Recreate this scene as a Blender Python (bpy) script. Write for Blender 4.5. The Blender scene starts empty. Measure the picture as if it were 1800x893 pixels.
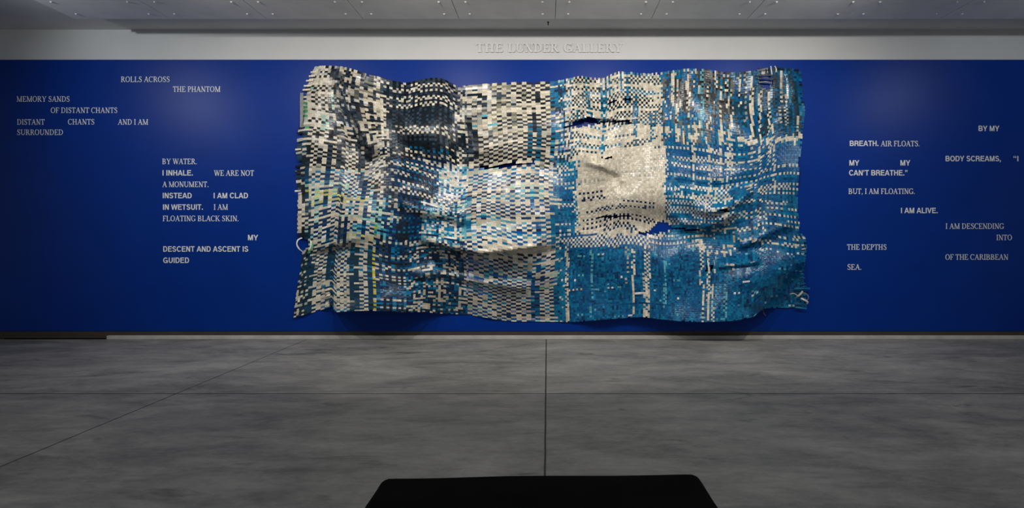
import bpy, bmesh, math, random
import numpy as np
from mathutils import Vector

# ------------------------------------------------------------------ camera
F = 1050.0                 # focal length in pixels of the 1800 px frame
VX, VY = 962.0, 421.0      # vanishing point of the depth lines
CAMY, CAMZ = -9.0, 1.5
S = F / 9.0                # pixels per metre on the wall (y = 0)
scene = bpy.context.scene
C = scene.collection
cam_data = bpy.data.cameras.new('camera')
cam = bpy.data.objects.new('camera', cam_data)
C.objects.link(cam)
cam.location = (0, CAMY, CAMZ)
cam.rotation_euler = (math.pi / 2, 0, 0)
cam_data.sensor_width = 36.0
cam_data.lens = 36.0 * F / 1800.0
cam_data.shift_x = -(VX - 900.0) / 1800.0
cam_data.shift_y = -(446.5 - VY) / 1800.0
cam_data.clip_end = 200
scene.camera = cam

# ------------------------------------------------------------------ exposure, world, lamps
scene.view_settings.view_transform = 'Standard'
scene.view_settings.look = 'None'
scene.view_settings.gamma = 1.0
scene.view_settings.use_curve_mapping = False
scene.view_settings.exposure = 0.0
world = bpy.data.worlds.new('gallery_ambient')
scene.world = world
world.use_nodes = True
bg = world.node_tree.nodes['Background']
bg.inputs[0].default_value = (0.86, 0.93, 1.0, 1)
bg.inputs[1].default_value = 0.26

def spot(x, y, z, tx, tz, power, angle, blend, col, radius=0.05, ty=0.0):
    l = bpy.data.lights.new('track_or_fill_spot', 'SPOT')
    l.energy = power
    l.spot_size = math.radians(angle)
    l.spot_blend = blend
    l.shadow_soft_size = radius
    l.color = col
    o = bpy.data.objects.new('track_or_fill_spot', l)
    o.location = (x, y, z)
    d = Vector((tx - x, ty - y, tz - z))
    o.rotation_euler = d.to_track_quat('-Z', 'Y').to_euler()
    C.objects.link(o)
    return o

WARM = (1.0, 0.955, 0.885)
COOL = (0.93, 0.97, 1.0)
spot(-7.05, -3.2, 4.24, -4.6, 2.9, 172, 122, 1.0, COOL)
spot(-4.2, -3.2, 4.36, -3.1, 2.0, 180, 125, 0.9, WARM)
spot(-1.6, -3.2, 4.37, -1.3, 2.1, 222, 125, 0.9, WARM)
spot(1.0, -3.2, 4.37, 0.8, 2.1, 222, 125, 0.9, WARM)
spot(3.7, -3.2, 4.36, 2.7, 2.1, 240, 125, 0.9, WARM)
spot(6.9, -3.2, 4.32, 6.0, 2.7, 92, 130, 1.0, COOL)
# unseen fill spots added to brighten the floor and, by bounce, the ceiling
for fx, fp in ((-7.5, 70), (-3.8, 108), (0.2, 128), (4.2, 116), (8.0, 92)):
    spot(fx, -4.5, 4.5, fx, 0.0, fp, 140, 1.0, (1.0, 0.98, 0.95), 0.25, ty=-4.6)

# ------------------------------------------------------------------ small helpers
def px(x, y, d=0.0):
    """point at distance d in front of the wall seen at pixel x, y"""
    k = (9.0 - d) / F
    return Vector(((x - VX) * k, -d, CAMZ + (VY - y) * k))

def lin(c):
    out = []
    for v in c[:3]:
        v = v / 255.0
        out.append(v / 12.92 if v <= 0.04045 else ((v + 0.055) / 1.055) ** 2.4)
    return out

def mesh_obj(name, verts, faces, mat, parent=None, smooth=False):
    me = bpy.data.meshes.new(name)
    me.from_pydata([tuple(v) for v in verts], [], faces)
    me.update()
    if smooth:
        me.shade_smooth()
    o = bpy.data.objects.new(name, me)
    C.objects.link(o)
    if mat:
        me.materials.append(mat)
    if parent:
        o.parent = parent
    return o

def bm_obj(name, bm, mat, parent=None, smooth=False):
    me = bpy.data.meshes.new(name)
    bm.to_mesh(me)
    bm.free()
    if smooth:
        me.shade_smooth()
    o = bpy.data.objects.new(name, me)
    C.objects.link(o)
    if mat:
        me.materials.append(mat)
    if parent:
        o.parent = parent
    return o

def add_box(bm, x0, x1, y0, y1, z0, z1, bevel=0.0):
    r = bmesh.ops.create_cube(bm, size=1.0)
    for v in r['verts']:
        v.co = Vector(((x0 + x1) / 2 + v.co.x * (x1 - x0), (y0 + y1) / 2 + v.co.y * (y1 - y0),
                       (z0 + z1) / 2 + v.co.z * (z1 - z0)))
    if bevel > 0:
        es = set()
        for v in r['verts']:
            es.update(v.link_edges)
        bmesh.ops.bevel(bm, geom=list(es), offset=bevel, segments=2, affect='EDGES')

def empty(name, loc):
    o = bpy.data.objects.new(name, None)
    o.empty_display_size = 0.1
    o.location = loc
    C.objects.link(o)
    return o

def tag(o, label=None, cat=None, group=None, kind=None):
    if label: o['label'] = label
    if cat: o['category'] = cat
    if group: o['group'] = group
    if kind: o['kind'] = kind
    return o

# ------------------------------------------------------------------ materials
def new_mat(name, col, rough=0.6, spec=0.5):
    m = bpy.data.materials.new(name)
    m.use_nodes = True
    b = m.node_tree.nodes['Principled BSDF']
    b.inputs['Base Color'].default_value = (*col, 1)
    b.inputs['Roughness'].default_value = rough
    b.inputs['Specular IOR Level'].default_value = spec
    return m, m.node_tree.nodes, m.node_tree.links, b

def mottled(name, c0, c1, scale, rough=0.6, spec=0.5, bump=0.0, stretch=(1, 1, 1), detail=6, bscale=None):
    m, n, l, b = new_mat(name, c0, rough, spec)
    tc = n.new('ShaderNodeTexCoord')
    mp = n.new('ShaderNodeMapping')
    mp.inputs['Scale'].default_value = stretch
    l.new(tc.outputs['Object'], mp.inputs[0])
    nz = n.new('ShaderNodeTexNoise')
    nz.inputs['Scale'].default_value = scale
    nz.inputs['Detail'].default_value = detail
    l.new(mp.outputs[0], nz.inputs['Vector'])
    rp = n.new('ShaderNodeValToRGB')
    rp.color_ramp.elements[0].position = 0.3
    rp.color_ramp.elements[1].position = 0.7
    rp.color_ramp.elements[0].color = (*c0, 1)
    rp.color_ramp.elements[1].color = (*c1, 1)
    l.new(nz.outputs[0], rp.inputs[0])
    l.new(rp.outputs[0], b.inputs['Base Color'])
    if bump:
        n2 = n.new('ShaderNodeTexNoise')
        n2.inputs['Scale'].default_value = bscale or scale * 8
        n2.inputs['Detail'].default_value = 4
        l.new(tc.outputs['Object'], n2.inputs['Vector'])
        bp = n.new('ShaderNodeBump')
        bp.inputs['Strength'].default_value = bump
        bp.inputs['Distance'].default_value = 0.01
        l.new(n2.outputs[0], bp.inputs['Height'])
        l.new(bp.outputs[0], b.inputs['Normal'])
    return m

M_BLUE = mottled('blue_wall_paint', (0.0, 0.027, 0.225), (0.0, 0.030, 0.25), 2.0, 0.38, 0.135, 0.06, bscale=60)
M_WHITE = mottled('white_wall_paint', (0.57, 0.57, 0.565), (0.61, 0.61, 0.605), 1.5, 0.7, 0.3, 0.04, bscale=60)
M_CEIL = mottled('ceiling_paint', (0.60, 0.60, 0.59), (0.66, 0.66, 0.65), 2.0, 0.75, 0.3, 0.05, bscale=40)
M_BOARD = mottled('ceiling_board', (0.72, 0.72, 0.71), (0.80, 0.80, 0.79), 3.0, 0.7, 0.3, 0.05, bscale=50)
M_SCREW = new_mat('painted_screw', (0.66, 0.66, 0.66), 0.4, 0.5)[0]
M_DARKBASE = mottled('dark_base_reveal', (0.045, 0.036, 0.030), (0.06, 0.048, 0.04), 4.0, 0.7, 0.3)
M_CURB = mottled('pale_concrete_curb', (0.40, 0.38, 0.35), (0.52, 0.50, 0.46), 5.0, 0.8, 0.3)
M_GAP = new_mat('black_gap', (0.004, 0.004, 0.004), 0.9, 0.1)[0]
M_VINYL = new_mat('white_vinyl', (0.78, 0.78, 0.75), 0.6, 0.3)[0]
M_SIGN = new_mat('sign_white', (0.62, 0.62, 0.61), 0.6, 0.3)[0]
M_VELVET = mottled('black_cushion_fabric', (0.0015, 0.0015, 0.0018), (0.003, 0.003, 0.0035), 6.0, 0.95, 0.06, 0.25, bscale=14)
M_METAL = new_mat('dark_bench_metal', (0.02, 0.02, 0.02), 0.5, 0.4)[0]

def concrete():
    m, n, l, b = new_mat('polished_concrete', (0.2, 0.2, 0.2), 0.55, 0.35)
    tc = n.new('ShaderNodeTexCoord')
    def noise(scale, stretch, detail=8, rough=0.6, dist=0.0):
        mp = n.new('ShaderNodeMapping')
        mp.inputs['Scale'].default_value = stretch
        l.new(tc.outputs['Object'], mp.inputs[0])
        z = n.new('ShaderNodeTexNoise')
        z.inputs['Scale'].default_value = scale
        z.inputs['Detail'].default_value = detail
        z.inputs['Roughness'].default_value = rough
        z.inputs['Distortion'].default_value = dist
        l.new(mp.outputs[0], z.inputs['Vector'])
        return z.outputs[0]
    def math_(op, a, bb):
        q = n.new('ShaderNodeMath'); q.operation = op
        for i, v in enumerate((a, bb)):
            if isinstance(v, (int, float)): q.inputs[i].default_value = v
            else: l.new(v, q.inputs[i])
        return q.outputs[0]
    a = noise(0.75, (0.8, 1.5, 1), 12, 0.68, 0.8)
    c = noise(2.6, (0.6, 1.7, 1), 10, 0.7, 0.7)
    d = noise(16, (0.7, 1.4, 1), 8, 0.75)
    mixv = math_('ADD', math_('ADD', math_('MULTIPLY', a, 0.46), math_('MULTIPLY', c, 0.34)), math_('MULTIPLY', d, 0.20))
    rp = n.new('ShaderNodeValToRGB')
    e = rp.color_ramp.elements
    e[0].position = 0.40; e[0].color = (0.115, 0.115, 0.112, 1)
    e[1].position = 0.60; e[1].color = (0.30, 0.295, 0.28, 1)
    l.new(mixv, rp.inputs[0])
    # dark scuffs
    sc = noise(1.7, (0.6, 1.6, 1), 4, 0.6, 1.6)
    sr = n.new('ShaderNodeValToRGB')
    sr.color_ramp.elements[0].position = 0.62; sr.color_ramp.elements[0].color = (1, 1, 1, 1)
    sr.color_ramp.elements[1].position = 0.74; sr.color_ramp.elements[1].color = (0.5, 0.5, 0.5, 1)
    l.new(sc, sr.inputs[0])
    mx = n.new('ShaderNodeMix'); mx.data_type = 'RGBA'; mx.blend_type = 'MULTIPLY'
    mx.inputs[0].default_value = 1.0
    l.new(rp.outputs[0], mx.inputs[6]); l.new(sr.outputs[0], mx.inputs[7])
    # saw-cut joints
    sep = n.new('ShaderNodeSeparateXYZ')
    l.new(tc.outputs['Object'], sep.inputs[0])
    wob = math_('MULTIPLY', math_('SUBTRACT', noise(3, (1, 1, 1), 2), 0.5), 0.008)
    def line(axis, pos, w, strength):
        v = math_('ABSOLUTE', math_('SUBTRACT', math_('ADD', sep.outputs[axis], wob), pos), 0)
        return math_('MULTIPLY', math_('LESS_THAN', v, w), strength)
    j = line(0, -0.015, 0.0068, 0.95)
    for args in ((0, -3.61, 0.008, 0.75), (0, 3.6, 0.006, 0.15), (1, -3.188, 0.011, 0.85)):
        j = math_('MAXIMUM', j, line(*args))
    m2 = n.new('ShaderNodeMix'); m2.data_type = 'RGBA'
    l.new(j, m2.inputs[0]); l.new(mx.outputs[2], m2.inputs[6])
    m2.inputs[7].default_value = (0.006, 0.006, 0.006, 1)
    l.new(m2.outputs[2], b.inputs['Base Color'])
    rr = n.new('ShaderNodeMapRange')
    rr.inputs[3].default_value = 0.45; rr.inputs[4].default_value = 0.7
    l.new(c, rr.inputs[0]); l.new(rr.outputs[0], b.inputs['Roughness'])
    bp = n.new('ShaderNodeBump'); bp.inputs['Strength'].default_value = 0.08; bp.inputs['Distance'].default_value = 0.01
    l.new(d, bp.inputs['Height']); l.new(bp.outputs[0], b.inputs['Normal'])
    return m
M_FLOOR = concrete()

# ------------------------------------------------------------------ the room
ZH = px(0, 105).z          # top of the blue paint
ZC = px(0, 52.3).z         # upper ceiling
ZB = px(0, 582).z          # bottom of the blue wall
ZP = ZC - 0.16             # underside of the screwed boards
YP = -0.873                # their edge nearest the wall
XP = -6.49                 # their left end
bm = bmesh.new(); add_box(bm, -13, 13, -13, 0.3, -0.2, 0.0); tag(bm_obj('floor', bm, M_FLOOR), kind='structure')
bm = bmesh.new(); add_box(bm, -13, 13, 0.0, 0.3, ZB, ZH); tag(bm_obj('wall_back', bm, M_BLUE), kind='structure')
bm = bmesh.new(); add_box(bm, -13, 13, -0.004, 0.3, ZH, ZC + 0.1); tag(bm_obj('wall_header', bm, M_WHITE), kind='structure')
bm = bmesh.new()
add_box(bm, -13, 13, -13, 0.3, ZC, ZC + 0.3)
tag(bm_obj('ceiling', bm, M_CEIL), kind='structure')
bm = bmesh.new()
add_box(bm, XP + 0.01, 13, -2.8, YP + 0.006, ZP + 0.02, ZC)
tag(bm_obj('trim_1', bm, M_CEIL), kind='structure')
bm = bmesh.new(); add_box(bm, -13, 13, 0.008, 0.3, 0.0, ZB); tag(bm_obj('baseboard_back', bm, M_DARKBASE), kind='structure')
bm = bmesh.new(); add_box(bm, px(190, 600).x, 13, -0.035, 0.008, 0.0, px(0, 589.5).z, 0.004); tag(bm_obj('trim_2', bm, M_CURB), kind='structure')
bm = bmesh.new(); add_box(bm, -13, px(190, 600).x, -0.02, 0.008, 0.016, px(0, 589.5).z, 0.003)
add_box(bm, px(10, 594).x, px(197, 594).x, -0.03, 0.008, 0.001, 0.016)
o = tag(bm_obj('trim_3', bm, M_DARKBASE), kind='structure')
o.data.materials.append(M_GAP)
for p in o.data.polygons:
    if p.center.z < 0.0165: p.material_index = 1

# ------------------------------------------------------------------ screwed ceiling boards
def dome(bm, x, y, z, r, h):
    rings = []
    for k in range(4):
        a = k / 3 * math.pi / 2
        rr, zz = r * math.cos(a), z - h * math.sin(a)
        if k == 3:
            rings.append([bm.verts.new((x, y, zz))])
        else:
            rings.append([bm.verts.new((x + rr * math.cos(t * math.pi / 5), y + rr * math.sin(t * math.pi / 5), zz)) for t in range(10)])
    for k in range(2):
        for t in range(10):
            bm.faces.new((rings[k][t], rings[k][(t + 1) % 10], rings[k + 1][(t + 1) % 10], rings[k + 1][t]))
    for t in range(10):
        bm.faces.new((rings[2][t], rings[2][(t + 1) % 10], rings[3][0]))

PW = 1.308
board_words = ['leftmost', 'second from left', 'third from left', 'fourth from left', 'fifth from left, left of centre',
               'sixth from left, right of centre', 'seventh from left', 'eighth from left', 'ninth from left', 'tenth from left', 'rightmost']
board_mesh = screw_mesh = None
for k in range(11):
    x0 = 0.108 + (k - 5) * PW
    root = empty('ceiling_board', (x0, YP, ZP))
    tag(root, 'grey screwed ceiling board above the blue wall, %s of the row' % board_words[k], 'ceiling board', 'grey ceiling boards in a row')
    if board_mesh is None:
        bm = bmesh.new(); add_box(bm, 0.004, PW - 0.004, -2.0, 0, 0, 0.02, 0.0012)
        b = bm_obj('board', bm, M_BOARD, root); board_mesh = b.data
        bm = bmesh.new(); dome(bm, 0, 0, 0, 0.017, 0.012)
        s0 = bm_obj('screw', bm, M_SCREW, root, True); screw_mesh = s0.data
        bpy.data.objects.remove(s0)
    else:
        b = bpy.data.objects.new('board', board_mesh); C.objects.link(b); b.parent = root
    for yy in (-0.185, -0.585, -0.985, -1.385, -1.785):
        for xx in (0.17, PW - 0.17):
            s = bpy.data.objects.new('screw', screw_mesh); C.objects.link(s); s.parent = root
            s.location = (xx, yy, 0)
# small dark hook in the strip between boards and wall
p = px(963.5, 40, 0.0)
hy = -9 + F * (ZC - CAMZ - 0.02) / (VY - 41)
bm = bmesh.new()
bmesh.ops.create_cone(bm, cap_ends=True, segments=10, radius1=0.006, radius2=0.010, depth=0.05)
for v in bm.verts: v.co += Vector(((963.5 - VX) * (9 + hy) / F, hy, ZC - 0.025))
bmesh.ops.create_cone(bm, cap_ends=True, segments=12, radius1=0.016, radius2=0.016, depth=0.006)
for v in bm.verts[-24:] if False else []: pass
bm2 = bm
o = bm_obj('ceiling_hook', bm2, M_METAL)
# move the collar (last 24 verts) up to the ceiling
for v in o.data.vertices[20:]:
    v.co.x += (963.5 - VX) * (9 + hy) / F; v.co.y += hy; v.co.z += ZC - 0.003
tag(o, 'tiny dark peg in the pale strip above the gallery name', 'hook')

# ------------------------------------------------------------------ lettering
# every serif letter is drawn here from stems, hairlines, bowls and serifs (cap height 1)
class Pen:
    def __init__(s, T, t, sh, sl):
        s.T, s.t, s.sh, s.sl, s.P = T, t, sh, sl, []
    def poly(s, *pts): s.P.append([tuple(q) for q in pts])
    def rect(s, x0, x1, y0, y1): s.poly((x0, y0), (x1, y0), (x1, y1), (x0, y1))
    def serif(s, x0, x1, y, up=1):
        """bracketed slab at baseline (up=1) or cap line (up=-1) about a stem x0..x1"""
        h, L = s.sh * up, s.sl
        s.poly((x0 - L, y), (x1 + L, y), (x1 + L, y + h), (x0 - L, y + h))
        s.poly((x0 - L * .5, y + h), (x0, y + h), (x0, y + h * 2.6))
        s.poly((x1, y + h), (x1 + L * .5, y + h), (x1, y + h * 2.6))
    def stem(s, x, y0=0, y1=1, w=None, bot=True, top=True):
        w = w or s.T
        s.rect(x, x + w, y0, y1)
        if bot: s.serif(x, x + w, y0, 1)
        if top: s.serif(x, x + w, y1, -1)
    def diag(s, x0, y0, x1, y1, w):
        s.poly((x0, y0), (x0 + w, y0), (x1 + w, y1), (x1, y1))
    def arc(s, cx, cy, rx, ry, a0, a1, T=None, t=None, n=18):
        """bowl whose thickness goes from T at the sides to t at top and bottom"""
        T, t = T or s.T, t or s.t
        pr = None
        for k in range(n + 1):
            a = math.radians(a0 + (a1 - a0) * k / n)
            c, q = math.cos(a), math.sin(a)
            o_ = (cx + rx * c, cy + ry * q)
            i_ = (cx + max(rx - T, 0.01) * c, cy + max(ry - t, 0.01) * q)
            if pr: s.poly(pr[0], o_, i_, pr[1])
            pr = (o_, i_)
    def tick(s, x, y, dx, dy, w):
        """vertical terminal serif of an arm"""
        s.poly((x, y), (x + w, y), (x + w + dx, y + dy), (x + dx * .8, y + dy))

def glyph(ch, T=.15, t=.055, sh=.045, sl=.10):
    g = Pen(T, t, sh, sl); P = g
    if ch == 'I': P.stem(.17); w = .50
    elif ch == 'L':
        P.stem(.16); P.rect(.16, .84, 0, t); P.poly((.84, 0), (.90, .26), (.85, .26), (.70, t), (.70, 0)); w = .92
    elif ch in 'EF':
        P.stem(.16); P.rect(.16, .80, 1 - t, 1); P.poly((.80, 1), (.82, .78), (.77, .78), (.66, 1 - t), (.66, 1))
        P.rect(.16, .62, .5 - t / 2, .5 + t / 2); P.rect(.58, .62, .38, .62)
        w = .84
        if ch == 'E':
            P.rect(.16, .84, 0, t); P.poly((.84, 0), (.90, .24), (.85, .24), (.70, t), (.70, 0)); w = .92
    elif ch == 'T':
        P.stem(.46 - T / 2, top=False); P.rect(.05, .87, 1 - t, 1)
        P.poly((.05, 1), (.02, .76), (.07, .76), (.19, 1 - t), (.19, 1)); P.poly((.87, 1), (.90, .76), (.85, .76), (.73, 1 - t), (.73, 1)); w = .92
    elif ch == 'H':
        P.stem(.15); P.stem(.94 - T); P.rect(.15, .94, .5 - t / 2, .5 + t / 2); w = 1.09
    elif ch == 'N':
        P.stem(.20, w=t * 1.1); P.stem(.86, w=t * 1.1, bot=False); P.diag(.86 - T * .55, 0, .08, 1, T * 1.25); P.rect(.02, .2, 1 - sh, 1); w = 1.09
    elif ch == 'M':
        P.stem(.17, w=t * 1.1); P.stem(1.18 - T, w=T)
        P.diag(.62, 0, .12, 1, T * 1.1); P.diag(.64, 0, 1.10, 1, t * 1.3); P.rect(.05, .2, 1 - sh, 1); w = 1.34
    elif ch in 'AVWY' and ch == 'A':
        P.diag(.10, 0, .51, 1, t * 1.2); P.diag(.80, 0, .44, 1, T * 1.1); P.rect(.25, .80, .33, .33 + t)
        P.rect(.0, .30, 0, sh); P.rect(.68, 1.09, 0, sh); w = 1.06
    elif ch == 'V':
        P.diag(.46, 0, .10, 1, T * 1.1); P.diag(.50, 0, .92, 1, t * 1.2); P.rect(0, .40, 1 - sh, 1); P.rect(.76, 1.07, 1 - sh, 1); w = 1.07
    elif ch == 'W':
        P.diag(.40, 0, .10, 1, T); P.diag(.43, 0, .72, 1, t * 1.2); P.diag(.94, 0, .62, 1, T); P.diag(.98, 0, 1.27, 1, t * 1.2)
        P.rect(0, .38, 1 - sh, 1); P.rect(.52, .86, 1 - sh, 1); P.rect(1.12, 1.42, 1 - sh, 1); w = 1.42
    elif ch == 'Y':
        P.stem(.53 - T / 2, 0, .47, top=False); P.diag(.46, .42, .12, 1, T * 1.05); P.diag(.53, .42, .88, 1, t * 1.3)
        P.rect(.02, .40, 1 - sh, 1); P.rect(.74, 1.05, 1 - sh, 1); w = 1.07
    elif ch == 'K':
        P.stem(.16); P.diag(.26, .42, .82, 1, t * 1.4); P.diag(.84, 0, .36, .56, T * 1.1)
        P.rect(.64, 1.02, 1 - sh, 1); P.rect(.66, 1.10, 0, sh); w = 1.09
    elif ch in 'BPR':
        P.stem(.16)
        cy, ry = (.745, .255) if ch != 'P' else (.72, .28)
        P.rect(.16, .50, 1 - t, 1); P.rect(.16, .50, cy - ry, cy - ry + t); P.arc(.48, cy, .32, ry, -90, 90); w = .86
        if ch == 'B':
            P.rect(.16, .52, 0, t); P.arc(.52, .26, .38, .26, -90, 90); P.rect(.16, .52, .52 - t, .52); w = 1.0
        if ch == 'R':
            P.diag(.82, 0, .42, .5, T * 1.1); P.rect(.76, 1.06, 0, sh); w = 1.02
    elif ch == 'D':
        P.stem(.16); P.rect(.16, .50, 1 - t, 1); P.rect(.16, .50, 0, t); P.arc(.50, .5, .52, .5, -90, 90); w = 1.09
    elif ch in 'CGO':
        if ch == 'O': P.arc(.545, .5, .495, .52, 0, 360, n=32); w = 1.09
        else:
            P.arc(.54, .5, .49, .52, 48, 318, n=28)
            P.rect(.89, .93, .70, 1.0); P.poly((.80, .92), (.93, 1.0), (.93, .70), (.86, .82)); w = 1.0
            if ch == 'G':
                P.stem(.80, .05, .42, top=False, bot=False); P.rect(.66, 1.06, .42 - sh, .42); w = 1.08
    elif ch == 'U':
        P.rect(.16, .16 + T, .34, 1); P.serif(.16, .16 + T, 1, -1); P.rect(.88, .88 + t, .34, 1); P.serif(.88, .88 + t, 1, -1)
        P.arc(.16 + (.72 + t) / 2, .36, (.72 + t) / 2, .38, 180, 360, T * .8, t * 1.4); w = 1.09
    elif ch == 'S':
        P.arc(.41, .745, .29, .275, 35, 230, T * .8, t); P.arc(.43, .255, .32, .275, -145, 50, T * .8, t)
        P.poly((.16, .66), (.24, .76), (.76, .40), (.68, .24)); P.rect(.66, .70, .72, 1.0); P.rect(.11, .15, .0, .28); w = .82
    elif ch == '.': P.arc(.19, .07, .085, .085, 0, 360, .085, .085, 12); w = .38
    elif ch == ',':
        P.arc(.19, .07, .085, .085, 0, 360, .085, .085, 12); P.poly((.275, .07), (.22, -.10), (.10, -.18), (.09, -.15), (.17, -.07), (.20, .05)); w = .38
    else: w = .36
    return P.P, w

def text_polys(txt, kern=0.0, **kw):
    out, x = [], 0.0
    for ch in txt:
        P, w = glyph(ch, **kw) if ch != ' ' else ([], .40)
        out.append((ch, x, P)); x += w + kern
    return out, x

def extrude_polys(polys, x0, z0, sx, sz, y_back, y_front):
    V, Fc = [], []
    step = -0.00008 if abs(y_front) < .01 else -0.0003
    for P in polys:
        y_front += step
        area = sum(P[i][0] * P[(i + 1) % len(P)][1] - P[(i + 1) % len(P)][0] * P[i][1] for i in range(len(P)))
        if area < 0: P = P[::-1]
        b = len(V); n = len(P)
        for (u, v) in P: V.append((x0 + u * sx, y_front, z0 + v * sz))
        for (u, v) in P: V.append((x0 + u * sx, y_back, z0 + v * sz))
        Fc.append(list(range(b, b + n)))
        for i in range(n):
            j = (i + 1) % n
            Fc.append([b + i, b + n + i, b + n + j, b + j])
    return V, Fc

# bold sans letters, drawn from bars, diagonals and bowls
def glyph_bold(ch, T=.205):
    P = Pen(T, .165, 0, 0); R_, t = P.rect, .165
    if ch == 'I': R_(.09, .09 + T, 0, 1); w = .39
    elif ch == 'L': R_(.09, .09 + T, 0, 1); R_(.09, .80, 0, t); w = .83
    elif ch in 'EF':
        R_(.09, .09 + T, 0, 1); R_(.09, .86, 1 - t, 1); R_(.09, .80, .46, .46 + t * .95); w = .84
        if ch == 'E': R_(.09, .88, 0, t); w = .93
    elif ch == 'T': R_(.425 - T / 2, .425 + T / 2, 0, 1); R_(.03, .82, 1 - t, 1); w = .85
    elif ch == 'H': R_(.09, .09 + T, 0, 1); R_(.90 - T, .90, 0, 1); R_(.09, .90, .44, .44 + t); w = .99
    elif ch == 'N': R_(.09, .09 + T * .93, 0, 1); R_(.90 - T * .93, .90, 0, 1); P.diag(.90 - T * 1.15, 0, .09, 1, T * 1.15); w = .99
    elif ch == 'M':
        R_(.09, .09 + T * .9, 0, 1); R_(1.06 - T * .9, 1.06, 0, 1); P.diag(.475, 0, .12, 1, T); P.diag(.475, 0, 1.03 - T, 1, T); w = 1.15
    elif ch == 'A': P.diag(.01, 0, .385, 1, T); P.diag(.78, 0, .415, 1, T); R_(.24, .76, .22, .22 + t * .9); w = 1.0
    elif ch == 'V': P.diag(.36, 0, .01, 1, T); P.diag(.36, 0, .72, 1, T); w = .93
    elif ch == 'W':
        P.diag(.25, 0, .01, 1, T * .95); P.diag(.25, 0, .58, 1, T * .95); P.diag(.87, 0, .58, 1, T * .95); P.diag(.87, 0, 1.12, 1, T * .95); w = 1.32
    elif ch == 'Y': R_(.46 - T / 2, .46 + T / 2, 0, .45); P.diag(.36, .38, .01, 1, T * 1.05); P.diag(.36, .38, .70, 1, T * 1.05); w = .92
    elif ch in 'BPR':
        R_(.09, .09 + T, 0, 1); R_(.09, .55, 1 - t, 1); cy, ry = .71, .29
        R_(.09, .55, .42, .42 + t); P.arc(.55, cy, .33, ry, -90, 90, T, t); w = .92
        if ch == 'B': R_(.09, .57, 0, t); P.arc(.57, .29, .35, .29, -90, 90, T, t); w = .99
        if ch == 'R':
            R_(.90 - T, .90, 0, .30); P.arc(.58, .27, .32, .27, 0, 80, T, t); R_(.92 - T, .95, 0, .05); w = .99
    elif ch == 'D': R_(.09, .09 + T, 0, 1); R_(.09, .54, 1 - t, 1); R_(.09, .54, 0, t); P.arc(.53, .5, .40, .5, -90, 90, T, t); w = .99
    elif ch == 'O': P.arc(.54, .5, .485, .52, 0, 360, T, t, 32); w = 1.08
    elif ch == 'C': P.arc(.53, .5, .48, .52, 38, 322, T, t, 28); w = .99
    elif ch == 'G': P.arc(.53, .5, .48, .52, 40, 330, T, t, 28); R_(.84, 1.0, 0, .50); R_(.56, 1.0, .36, .36 + t); w = 1.08
    elif ch == 'U': R_(.09, .09 + T, .34, 1); R_(.90 - T, .90, .34, 1); P.arc(.495, .36, .405, .38, 180, 360, T, t); w = .99
    elif ch == 'S':
        P.arc(.45, .725, .36, .295, 12, 270, T, t); P.arc(.47, .275, .39, .295, -168, 90, T, t); w = .92
    elif ch == '.': R_(.09, .09 + T, 0, T); w = .39
    elif ch == ',': R_(.09, .09 + T, 0, T); P.poly((.295, .0), (.27, -.14), (.12, -.22), (.10, -.15), (.19, -.08), (.19, .02)); w = .39
    elif ch in '\u2019\u201d':
        w = .0
        for k in range(1 if ch == '\u2019' else 2):
            R_(.08 + w, .08 + w + T * .85, .80, 1.0); P.poly((.08 + w + T * .85, .82), (.08 + w + T * .7, .68), (.09 + w, .60), (.09 + w, .67), (.08 + w + T * .4, .72), (.08 + w + T * .4, .82)); w += .31
        w += .07
    elif ch == '\u201c':
        w = .0
        for k in range(2):
            R_(.08 + w, .08 + w + T * .85, .62, .82); P.poly((.08 + w, .80), (.10 + w, .94), (.25 + w, 1.02), (.25 + w, .95), (.17 + w, .90), (.17 + w, .80)); w += .31
        w += .07
    else: w = .36
    return P.P, w

POEM = 'white vinyl poem lettering on the blue wall'
def vinyl(txt, xa, xb, base, label, bold):
    out, x = [], 0.0
    for ch in txt:
        if ch == ' ': x += .39; continue
        P, w = glyph_bold(ch) if bold else glyph(ch, T=.165, t=.075, sh=.055)
        out.append((x, P)); x += w
    lo = min(u + x for x, P in out for q in P for (u, v) in q)
    hi = max(u + x for x, P in out for q in P for (u, v) in q)
    a, b = px(xa, base), px(xb, base)
    sx = (b.x - a.x) / (hi - lo)
    root = empty('vinyl_lettering', a)
    tag(root, label, 'lettering', POEM)
    for x, P in out:
        V, Fc = extrude_polys([[(u + x - lo, v) for (u, v) in q] for q in P], 0.0, 0.0, sx, (9.5 if bold else 9.6) / S, 0.0, -0.0015)
        mesh_obj('letter', V, Fc, M_VINYL, root)
def serif_text(*a): vinyl(*a, False)
def bold_text(*a): vinyl(*a, True)

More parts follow.
